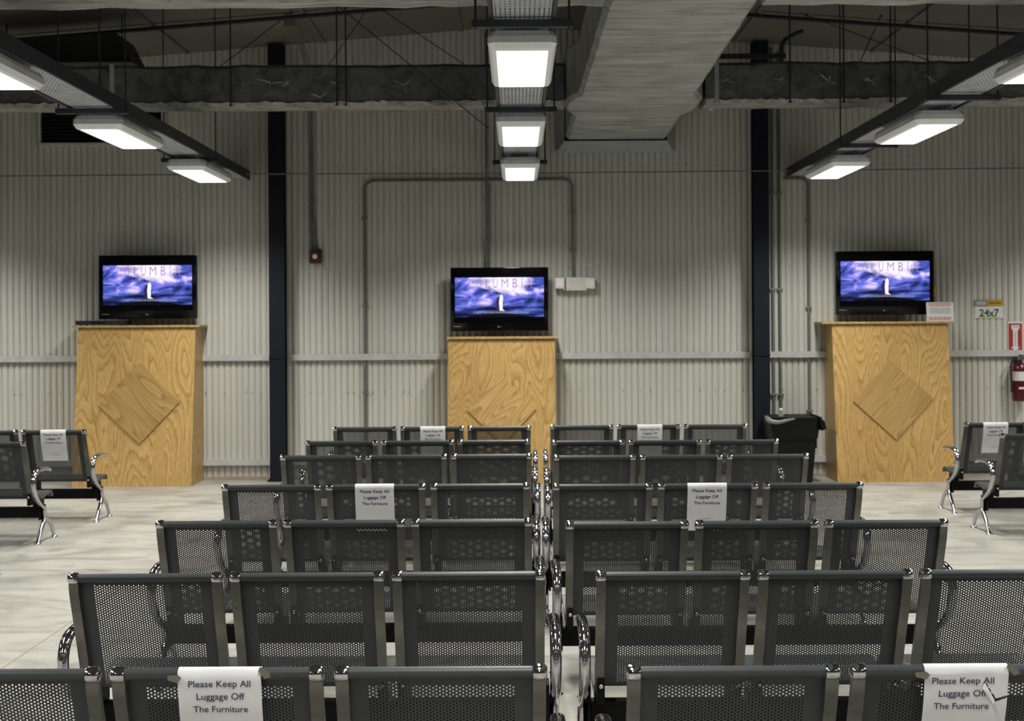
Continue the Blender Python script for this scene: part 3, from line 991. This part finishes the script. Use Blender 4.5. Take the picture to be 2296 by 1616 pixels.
lb.add(vs2, fs2).build('small_sticker', M['paper'], fe)
MB().lathe([(0.022, 0.45), (0.028, 0.455), (0.028, 0.485), (0.018, 0.495)], 14).build('valve', M['bolt'], fe, True)
MB().box(-0.012, 0.012, -0.10, 0.03, 0.492, 0.506, ch=0.003).build('handle', M['black'], fe)
MB().box(-0.011, 0.011, -0.09, 0.02, 0.462, 0.472, ch=0.003).build('trigger', M['black'], fe)
MB().tube(smooth_path([(-0.02, 0, 0.475), (-0.07, -0.005, 0.47), (-0.102, -0.01, 0.40), (-0.104, -0.015, 0.28), (-0.098, -0.015, 0.19), (-0.096, -0.015, 0.10)], 5), 0.011, 8).build('hose', M['rubber'], fe, True)
MB().box(-0.03, 0.03, 0.083, 0.105, 0.02, 0.45).build('wall_bracket', M['black'], fe)

# ------------------------------------------------------------------ rubbish bin
bn = thing('rubbish_bin', 'black square rubbish bin with liner beside the right plywood stand', 'bin', (2.895, 15.12, 0))
def tapered(mb, w0, d0, w1, d1, z0, z1, ox=0.0):
    vs2 = []
    for (w, d, z) in ((w0, d0, z0), (w1, d1, z1)):
        c = 0.18 * min(w, d)
        for (x, y) in ((-w, -d + c), (-w + c, -d), (w - c, -d), (w, -d + c), (w, d - c), (w - c, d), (-w + c, d), (-w, d - c)):
            vs2.append((x + ox, y, z))
    fs2 = [(k, (k + 1) % 8, 8 + (k + 1) % 8, 8 + k) for k in range(8)]
    fs2.append(tuple(range(7, -1, -1)))
    return mb.add(vs2, fs2)
tapered(MB(), 0.185, 0.20, 0.235, 0.255, 0.0, 0.60).build('body', M['bin'], bn)
mb = MB(); tapered(mb, 0.235, 0.255, 0.262, 0.28, 0.47, 0.655); mb.build('collar', M['bin'], bn)
mb = MB(); tapered(mb, 0.262, 0.28, 0.275, 0.295, 0.655, 0.70)
mb.f.append(tuple(range(8, 16)))
mb.build('rim', M['bin'], bn)
MB().box(0.225, 0.262, -0.05, 0.05, 0.36, 0.45, ch=0.008).build('handle', M['bin'], bn)
MB().add([(0.23, -0.285, 0.715), (0.29, -0.30, 0.66), (0.315, -0.28, 0.58), (0.27, -0.26, 0.56), (0.255, 0.2, 0.57), (0.305, 0.2, 0.60), (0.28, 0.2, 0.68), (0.22, 0.2, 0.72)],
         [(0, 1, 6, 7), (1, 2, 5, 6), (2, 3, 4, 5), (0, 3, 2, 1)]).build('liner_overhang', M['bin'], bn)
MB().tube(smooth_path([(-0.285, -0.10, 0.70), (-0.29, -0.25, 0.685), (-0.27, -0.30, 0.665), (-0.20, -0.318, 0.655), (-0.10, -0.318, 0.675), (-0.02, -0.31, 0.69)], 5),
          [0.012, 0.016, 0.02, 0.022, 0.024, 0.026, 0.028, 0.028, 0.028, 0.027, 0.026, 0.026, 0.025, 0.024, 0.023, 0.022, 0.021, 0.020, 0.019, 0.017, 0.016, 0.014, 0.012, 0.011, 0.010, 0.008], 8).build('bag_edge', M['bag'], bn, True)
bt = thing('bottle', 'pale bottle top sticking out of the rubbish bin', 'bottle', (2.775, 15.06, 0.632))
MB().lathe([(0.03, 0.0), (0.03, 0.08), (0.014, 0.11), (0.012, 0.125)], 12).build('neck', M['bag'], bt, True)
MB().lathe([(0.017, 0.122), (0.018, 0.125), (0.018, 0.148), (0.014, 0.152)], 12).build('cap', M['white'], bt, True)

# ------------------------------------------------------------------ ceiling services
LZ = 3.15                # underside of the lamp lenses
LX = (-3.09, 0.035, 3.13)
LYS = [13.96, 11.15, 8.19, 5.25, 2.30, -0.65, -3.6]
def make_lamp():
    root = link('ceiling_lamp', None)
    wl, ll = 0.138, 0.575
    def ring(w, l, z, c):
        return [(-w, -l + c, z), (-w + c, -l, z), (w - c, -l, z), (w, -l + c, z), (w, l - c, z), (w - c, l, z), (-w + c, l, z), (-w, l - c, z)]
    def loft(rings, close=True):
        vs2, fs2 = [], []
        for r in rings: vs2 += r
        for i in range(len(rings) - 1):
            for k in range(8):
                fs2.append((i * 8 + k, i * 8 + (k + 1) % 8, (i + 1) * 8 + (k + 1) % 8, (i + 1) * 8 + k))
        if close:
            fs2.append(tuple((len(rings) - 1) * 8 + k for k in range(8)))
        return MB().add(vs2, fs2)
    loft([ring(0.182, 0.640, 0.035, 0.03), ring(0.182, 0.640, 0.07, 0.03), ring(0.165, 0.625, 0.10, 0.03)]).build('housing', M['housing'], root)
    loft([ring(wl, ll, 0.0005, 0.006), ring(0.165, 0.618, 0.006, 0.03), ring(0.182, 0.640, 0.035, 0.03)], False).build('diffuser_rim', M['rim'], root)
    MB().add(ring(wl, ll, 0.0, 0.006), [tuple(range(8))]).build('lens', M['lens'], root)
    ld = bpy.data.lights.new('lamp_light', 'AREA')
    ld.shape = 'RECTANGLE'
    ld.size, ld.size_y = 2 * wl, 2 * ll
    ld.energy = LAMP_W
    ld.color = LAMP_COL[:3]
    ld.spread = math.radians(133)
    link('lamp_light', ld, root, (0, 0, -0.004))
    for sx in (-1, 1):
        for sy in (-1, 1):
            MB().tube([(sx * 0.10, sy * 0.58, 0.095), (sx * 0.10, sy * 0.58, 0.155)], 0.004, 6).build('hook', M['bolt'], root)
        MB().box(-0.004, 0.004, -0.018, 0.018, 0.045, 0.082, ch=0.002).build('latch', M['bolt'], root, loc=(sx * 0.184, -0.53, 0))
    return root
LAMP0 = make_lamp()
rown = ['left', 'middle', 'right']
posn = ['nearest the end wall', 'second from the end wall', 'third from the end wall']
cnt = 0
for i, x in enumerate(LX + (-6.2, 6.25)):      # two more rows hang beyond the picture edges
    for j, y in enumerate(LYS):
        o = LAMP0 if cnt == 0 else copy_tree(LAMP0)
        cnt += 1
        o.location = (x, y, LZ)
        if j < 3 and i < 3:
            lab = 'lit white ceiling lamp in the %s row, %s' % (rown[i], posn[j])
            tag(o, lab, 'lamp', 'fluorescent lamps hung under the trays')
        else:
            tag(o, 'lit white ceiling lamp overhead, out of the picture', 'lamp', 'fluorescent lamps above and behind the viewer')

TZ = 3.295               # deck of the cable trays
def slotted_deck():
    mb = MB()
    nx, W = 12, 0.30
    cw = W / nx
    y0, y1, ch = -6.0, 15.60, 0.058
    ny = int((y1 - y0) / ch)
    for c in range(nx):
        x0 = -W / 2 + c * cw
        for r in range(ny):
            a, b = y0 + r * ch, y0 + (r + 1) * ch
            hx0, hx1, hy0, hy1 = x0 + cw * 0.34, x0 + cw * 0.66, a + ch * 0.2, b - ch * 0.2
            mb.add([(x0, a, 0), (x0 + cw, a, 0), (x0 + cw, b, 0), (x0, b, 0), (hx0, hy0, 0), (hx1, hy0, 0), (hx1, hy1, 0), (hx0, hy1, 0)],
                   [(0, 1, 5, 4), (1, 2, 6, 5), (2, 3, 7, 6), (3, 0, 4, 7)])
    return mb.mesh('slotted_deck', M['tray'])
deck_me = slotted_deck()
rail_me = MB().box(-0.010, 0.010, -6.0, 15.62, -0.012, 0.085).mesh('side_rail', M['tray_dark'])
strut_me = MB().box(-0.265, 0.265, -0.021, 0.021, -0.042, -0.002, ch=0.003).mesh('strut', M['tray_dark'])
ty = [[13.5, 10.4, 7.45, 4.5, 1.6], [13.85, 10.45, 7.45, 4.5, 1.6], [12.70, 10.0, 7.45, 4.5, 1.6], [13.85, 10.45, 7.45, 4.5, 1.6], [13.85, 10.45, 7.45, 4.5, 1.6]]
tray_at = ['above the left row of lamps', 'above the middle row of lamps', 'above the right row of lamps', 'beyond the left picture edge', 'beyond the right picture edge']
for i, x in enumerate(LX + (-6.2, 6.25)):
    t = thing('cable_tray', 'slotted metal cable tray ' + tray_at[i], 'cable tray', (x, 0, TZ), 'cable trays over the lamp rows')
    link('slotted_deck', deck_me, t)
    for sg in (-1, 1):
        link('side_rail', rail_me, t, (sg * 0.165, 0, 0))
    for y in ty[i]:
        link('strut', strut_me, t, (0, y, -0.012))
        for sg in (-1, 1):
            h = roof_z(x + sg * 0.245) - TZ
            MB().tube([(0, 0, -0.06), (0, 0, h)], 0.0065, 6).build('hanger_rod', M['rod'], t, loc=(sg * 0.245, y, 0))

# main duct towards the end wall
DZ = 3.67
def duct(name, label, pts8, mat, **kw):
    return tag(MB().add(pts8, [(0, 1, 2, 3), (7, 6, 5, 4), (0, 4, 5, 1), (1, 5, 6, 2), (2, 6, 7, 3), (3, 7, 4, 0)]).build(name, mat), label, 'duct', **kw)
md = thing('main_duct', 'wide grey wrapped air duct running overhead to the end wall', 'duct', (1.05, 0, DZ))
def loft_rect(sections):
    """sections (y, x0, x1, z0, z1)"""
    vs2, fs2 = [], []
    for (y, x0, x1, z0, z1) in sections:
        c = 0.035
        vs2 += [(x0 + c, y, z0), (x1 - c, y, z0), (x1, y, z0 + c), (x1, y, z1 - c), (x1 - c, y, z1), (x0 + c, y, z1), (x0, y, z1 - c), (x0, y, z0 + c)]
    n = len(sections)
    for i in range(n - 1):
        for k in range(8):
            fs2.append((i * 8 + k, i * 8 + (k + 1) % 8, (i + 1) * 8 + (k + 1) % 8, (i + 1) * 8 + k))
    fs2.append(tuple(range(7, -1, -1)))
    fs2.append(tuple((n - 1) * 8 + k for k in range(8)))
    return MB().add(vs2, fs2)
rw = random.Random(9)
secs = []
y = -6.0
while y < 15.3:
    j = lambda: rw.uniform(-0.003, 0.003)
    t = max(0, min(1, (y - 8.9) / 6.4))
    flare = 0.10 * max(0.0, min(1.0, 1 - max(0.0, abs(y - 13.01) - 0.23) / 0.40))
    secs.append((y, -0.49 - 0.03 * t + j() - flare, 0.46 + 0.11 * t + j() + flare, j() * 1.3, 0.50))
    y += 0.12
secs.append((15.34, -0.52, 0.57, 0.0, 0.50))
loft_rect(secs).build('wrapped_trunk', M['foil_main'], md)
# flared collar where the duct meets the wall
cl_in, cl_out = (-0.53, 0.58, -0.008, 0.52), (-0.615, 0.68, -0.105, 0.60)
def collar_piece(name, a, b, c, d):
    MB().add([a, b, c, d] + [(p[0], p[1] + 0.006, p[2]) for p in (a, b, c, d)],
             [(0, 1, 2, 3), (7, 6, 5, 4), (0, 4, 5, 1), (1, 5, 6, 2), (2, 6, 7, 3), (3, 7, 4, 0)]).build(name, M['collar'], md)
yi, yo = 15.42, 15.645
I = [(cl_in[0], yi, cl_in[2]), (cl_in[1], yi, cl_in[2]), (cl_in[1], yi, cl_in[3]), (cl_in[0], yi, cl_in[3])]
O = [(cl_out[0], yo, cl_out[2]), (cl_out[1], yo, cl_out[2]), (cl_out[1], yo, cl_out[3]), (cl_out[0], yo, cl_out[3])]
for k in range(4):
    collar_piece('collar_flange', I[k], I[(k + 1) % 4], O[(k + 1) % 4], O[k])
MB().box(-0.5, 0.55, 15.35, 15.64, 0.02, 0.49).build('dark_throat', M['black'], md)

def cross_duct(name, label, x0, x1, y0, y1, z0, z1, mat, seed, scraps=(), joints=()):
    root = thing(name, label, 'duct', ((x0 + x1) / 2, (y0 + y1) / 2, z0))
    cx = (x0 + x1) / 2
    rr = random.Random(seed)
    secs = []
    n = max(2, int((x1 - x0) / 0.15))
    hd = (y1 - y0) / 2
    vs2, fs2 = [], []
    for i in range(n + 1):
        x = x0 + (x1 - x0) * i / n - cx
        j = lambda: rr.uniform(-0.008, 0.008)
        c = 0.03
        a, b, z, t = -hd + j(), hd + j(), j(), z1 - z0 + j()
        vs2 += [(x, a + c, z), (x, b - c, z), (x, b, z + c), (x, b, t - c), (x, b - c, t), (x, a + c, t), (x, a, t - c), (x, a, z + c)]
    for i in range(n):
        for k in range(8):
            fs2.append((i * 8 + k, i * 8 + (k + 1) % 8, (i + 1) * 8 + (k + 1) % 8, (i + 1) * 8 + k))
    fs2.append(tuple(range(7, -1, -1)))
    fs2.append(tuple(n * 8 + k for k in range(8)))
    MB().add(vs2, fs2).build('wrapped_body', mat, root)
    for (sx, sz, R) in scraps:
        mb = MB()
        for k in range(7):
            a = rr.uniform(0, 2 * math.pi)
            L = R * rr.uniform(0.4, 1.0)
            w = rr.uniform(0.004, 0.010)
            ca, sa = math.cos(a), math.sin(a)
            p0 = Vector((sx - cx, -hd - 0.010, sz - z0))
            p1 = p0 + Vector((ca * L, -rr.uniform(0.005, 0.025), sa * L * 0.7))
            s = Vector((-sa * w, 0, ca * w))
            mid = (p0 + p1) / 2 + Vector((0, -0.012, 0))
            mb.add([p0 - s * 0.5, p0 + s * 0.5, mid + s, p1, mid - s], [(0, 1, 2, 3, 4)])
        tag(mb.build('torn_foil', M['foil_scrap'], root), kind='stuff')
    for x in joints:
        MB().box(x - cx - 0.02, x - cx + 0.02, -hd - 0.016, hd + 0.016, -0.012, z1 - z0 + 0.012, ch=0.004).build('joint_band', M['collar'], root)
    # loose foil along the lower front edge; its paler colour stands for light on it
    mb = MB()
    n = int((x1 - x0) / 0.045)
    vs2 = []
    for i in range(n + 1):
        x = x0 + (x1 - x0) * i / n - cx
        vs2 += [(x, -hd - 0.012 + rr.uniform(-0.01, 0.004), 0.012 + rr.uniform(0, 0.022)), (x, -hd + 0.006, -0.012 + rr.uniform(-0.006, 0.0)), (x, hd * 0.2, -0.014 + rr.uniform(-0.006, 0.0))]
    fs2 = []
    for i in range(n):
        fs2 += [(3 * i, 3 * i + 3, 3 * i + 4, 3 * i + 1), (3 * i + 1, 3 * i + 4, 3 * i + 5, 3 * i + 2)]
    mb.add(vs2, fs2).build('ragged_lower_edge', M['foil_lit_edge'], root)
    return root
cross_duct('branch_duct', 'dark foil-wrapped duct crossing left of the main duct', -5.9, 0.435, 12.80, 13.23, DZ, 4.03, M['foil_dark'], 3,
           [(-2.2, 3.86, 0.16), (-2.05, 3.85, 0.10), (-1.62, 3.85, 0.10), (-1.0, 3.84, 0.17), (-1.75, 3.73, 0.12)], [-3.62])
cross_duct('branch_duct', 'dark foil-wrapped duct crossing right of the main duct', 1.70, 6.2, 12.80, 13.23, DZ, 4.03, M['foil_dark'], 8,
           [(2.35, 3.86, 0.07), (2.80, 3.85, 0.14), (3.18, 3.85, 0.12), (3.72, 3.86, 0.12), (1.9, 3.86, 0.10)], [1.80])
cross_duct('branch_duct', 'pale wrapped duct crossing left at the top picture edge', -6.2, 0.545, 8.27, 8.91, DZ, 4.03, M['foil_main'], 12)
cross_duct('branch_duct', 'pale wrapped duct crossing right at the top picture edge', 1.535, 6.2, 8.27, 8.93, DZ, 4.03, M['foil_main'], 14)

# duct hangers, roof struts, bracing wires
def rod(label, pts, r, cat='rod', name='hanger_rod', group='thin rods under the roof', mat='rod'):
    o = thing(name, label, cat, pts[0], group)
    b = Vector(pts[0])
    MB().tube([Vector(p) - b for p in pts], r, 6).build('rod', M[mat], o)
    for q, zz in ((pts[0], -0.01), (pts[-1], 0.0)):
        MB().box(-0.012, 0.012, -0.012, 0.012, -0.008, 0.008).build('nut', M[mat], o, loc=Vector(q) - b)
for x, lab in ((-1.60, 'hanger rod of the left dark duct, close beside the middle lamps'), (-1.52, 'second hanger rod of the left dark duct, close to the first'),
               (-2.55, 'hanger rod of the left dark duct, near the left column'), (-3.72, 'hanger rod of the left dark duct, beside its joint band'),
               (2.45, 'hanger rod of the right dark duct, nearest the main duct'), (2.93, 'second hanger rod of the right dark duct from the main duct'),
               (3.35, 'third hanger rod of the right dark duct from the main duct'), (4.05, 'fourth hanger rod of the right dark duct from the main duct')):
    rod(lab, [(x, 12.755, DZ - 0.01), (x, 12.755, roof_z(x))], 0.008)
rod('roof pipe running up to the ridge on the left side', [(-6.4, 14.13, roof_z(6.4) - 0.05), (-0.15, 14.13, roof_z(0.15) - 0.05)], 0.022, 'pipe', 'roof_pipe', 'pipes along the roof slopes')
rod('roof pipe running down from the ridge on the right side', [(0.15, 14.13, roof_z(0.15) - 0.05), (6.4, 14.13, roof_z(6.4) - 0.05)], 0.022, 'pipe', 'roof_pipe', 'pipes along the roof slopes')
for k, (a, b) in enumerate([((-1.9, 12.67, 4.79), (-0.25, 12.40, 3.40)), ((-1.4, 13.87, 4.82), (-0.2, 13.47, 3.95)), ((-1.25, 13.33, 4.83), (-1.75, 13.29, 4.10)),
                            ((2.85, 14.00, 4.70), (3.9, 13.29, 4.1)), ((-5.3, 12.67, 4.1), (-4.4, 12.53, 4.60)), ((3.2, 13.29, 4.1), (3.55, 13.87, 4.66)), ((-2.9, 13.60, 4.1), (-2.2, 14.00, 4.76))]):
    rod(['bracing wire slanting down to the middle lamps', 'short bracing wire ending at the left dark duct', 'bracing wire leaning left above the dark duct',
         'bracing wire slanting right above the right dark duct', 'bracing wire at far left under the roof', 'bracing wire leaning right under the roof', 'bracing wire above the left column'][k],
        [a, b], 0.0045, 'wire', 'bracing_wire', 'bracing wires under the roof')

# plain black box under the roof at left, louvre below it
un = thing('black_roof_box', 'black box hung under the roof above the left lamps', 'ventilation unit', (-4.15, 13.6, 4.17))
MB().add([(-0.85, -0.3, 0.0), (0.55, -0.3, 0.0), (0.55, 0.35, 0.0), (-0.85, 0.35, 0.0), (-0.85, -0.3, 0.19), (0.42, -0.3, 0.26), (0.42, 0.35, 0.26), (-0.85, 0.35, 0.19)],
         [(3, 2, 1, 0), (4, 5, 6, 7), (0, 1, 5, 4), (1, 2, 6, 5), (2, 3, 7, 6), (3, 0, 4, 7)]).build('casing', M['black'], un)
MB().box(-0.87, 0.57, -0.315, 0.36, -0.02, 0.0).build('bottom_flange', M['tray_dark'], un)
for x in (-0.7, 0.4):
    MB().tube([(x, 0, 0.18), (x, 0, roof_z(-4.15 + x) - 4.17)], 0.008, 6).build('hanger_rod', M['rod'], un)
lv = thing('wall_louvre', 'black slatted wall louvre in a pale frame behind the left lamps', 'louvre', (-4.56, WF, 3.70))
MB().box(-0.64, 0.68, -0.012, -0.002, 0.0, 0.42).build('backing', M['black'], lv)
for (a, b, c, d, nm) in ((-0.67, 0.71, -0.03, 0.0, 'frame_rail'), (-0.67, 0.71, 0.42, 0.45, 'frame_rail'), (-0.67, -0.64, 0.0, 0.42, 'frame_stile'), (0.68, 0.71, 0.0, 0.42, 'frame_stile')):
    MB().box(a, b, -0.06, 0.0, c, d, ch=0.003).build(nm, M['girt'], lv)
slat_me = MB().add([(-0.635, -0.055, 0), (0.675, -0.055, 0), (0.675, -0.014, 0.03), (-0.635, -0.014, 0.03), (-0.635, -0.055, 0.003), (0.675, -0.055, 0.003), (0.675, -0.014, 0.033), (-0.635, -0.014, 0.033)],
                   [(0, 1, 2, 3), (7, 6, 5, 4), (0, 4, 5, 1), (2, 6, 7, 3), (1, 5, 6, 2), (3, 7, 4, 0)]).mesh('slat', M['black'])
for i in range(10):
    link('slat', slat_me, lv, (0, 0, 0.008 + i * 0.040))
fx = thing('roof_fitting', 'small dark pipe elbow under the roof right of main duct', 'fitting', (2.70, 14.5, 4.45))
MB().tube(smooth_path([(0, 0, -0.35), (0, 0, 0.0), (0.03, 0, 0.10), (0.14, 0, 0.17), (0.22, 0, 0.20)], 5), 0.022, 8).build('elbow', M['rod'], fx, True)
MB().box(-0.65, 0.04, -0.02, 0.02, -0.08, -0.03).build('strut', M['rod'], fx)
MB().lathe([(0.04, -0.36), (0.04, -0.30), (0.028, -0.28)], 10).build('flange', M['rod'], fx, True)
bpy.context.view_layer.update()
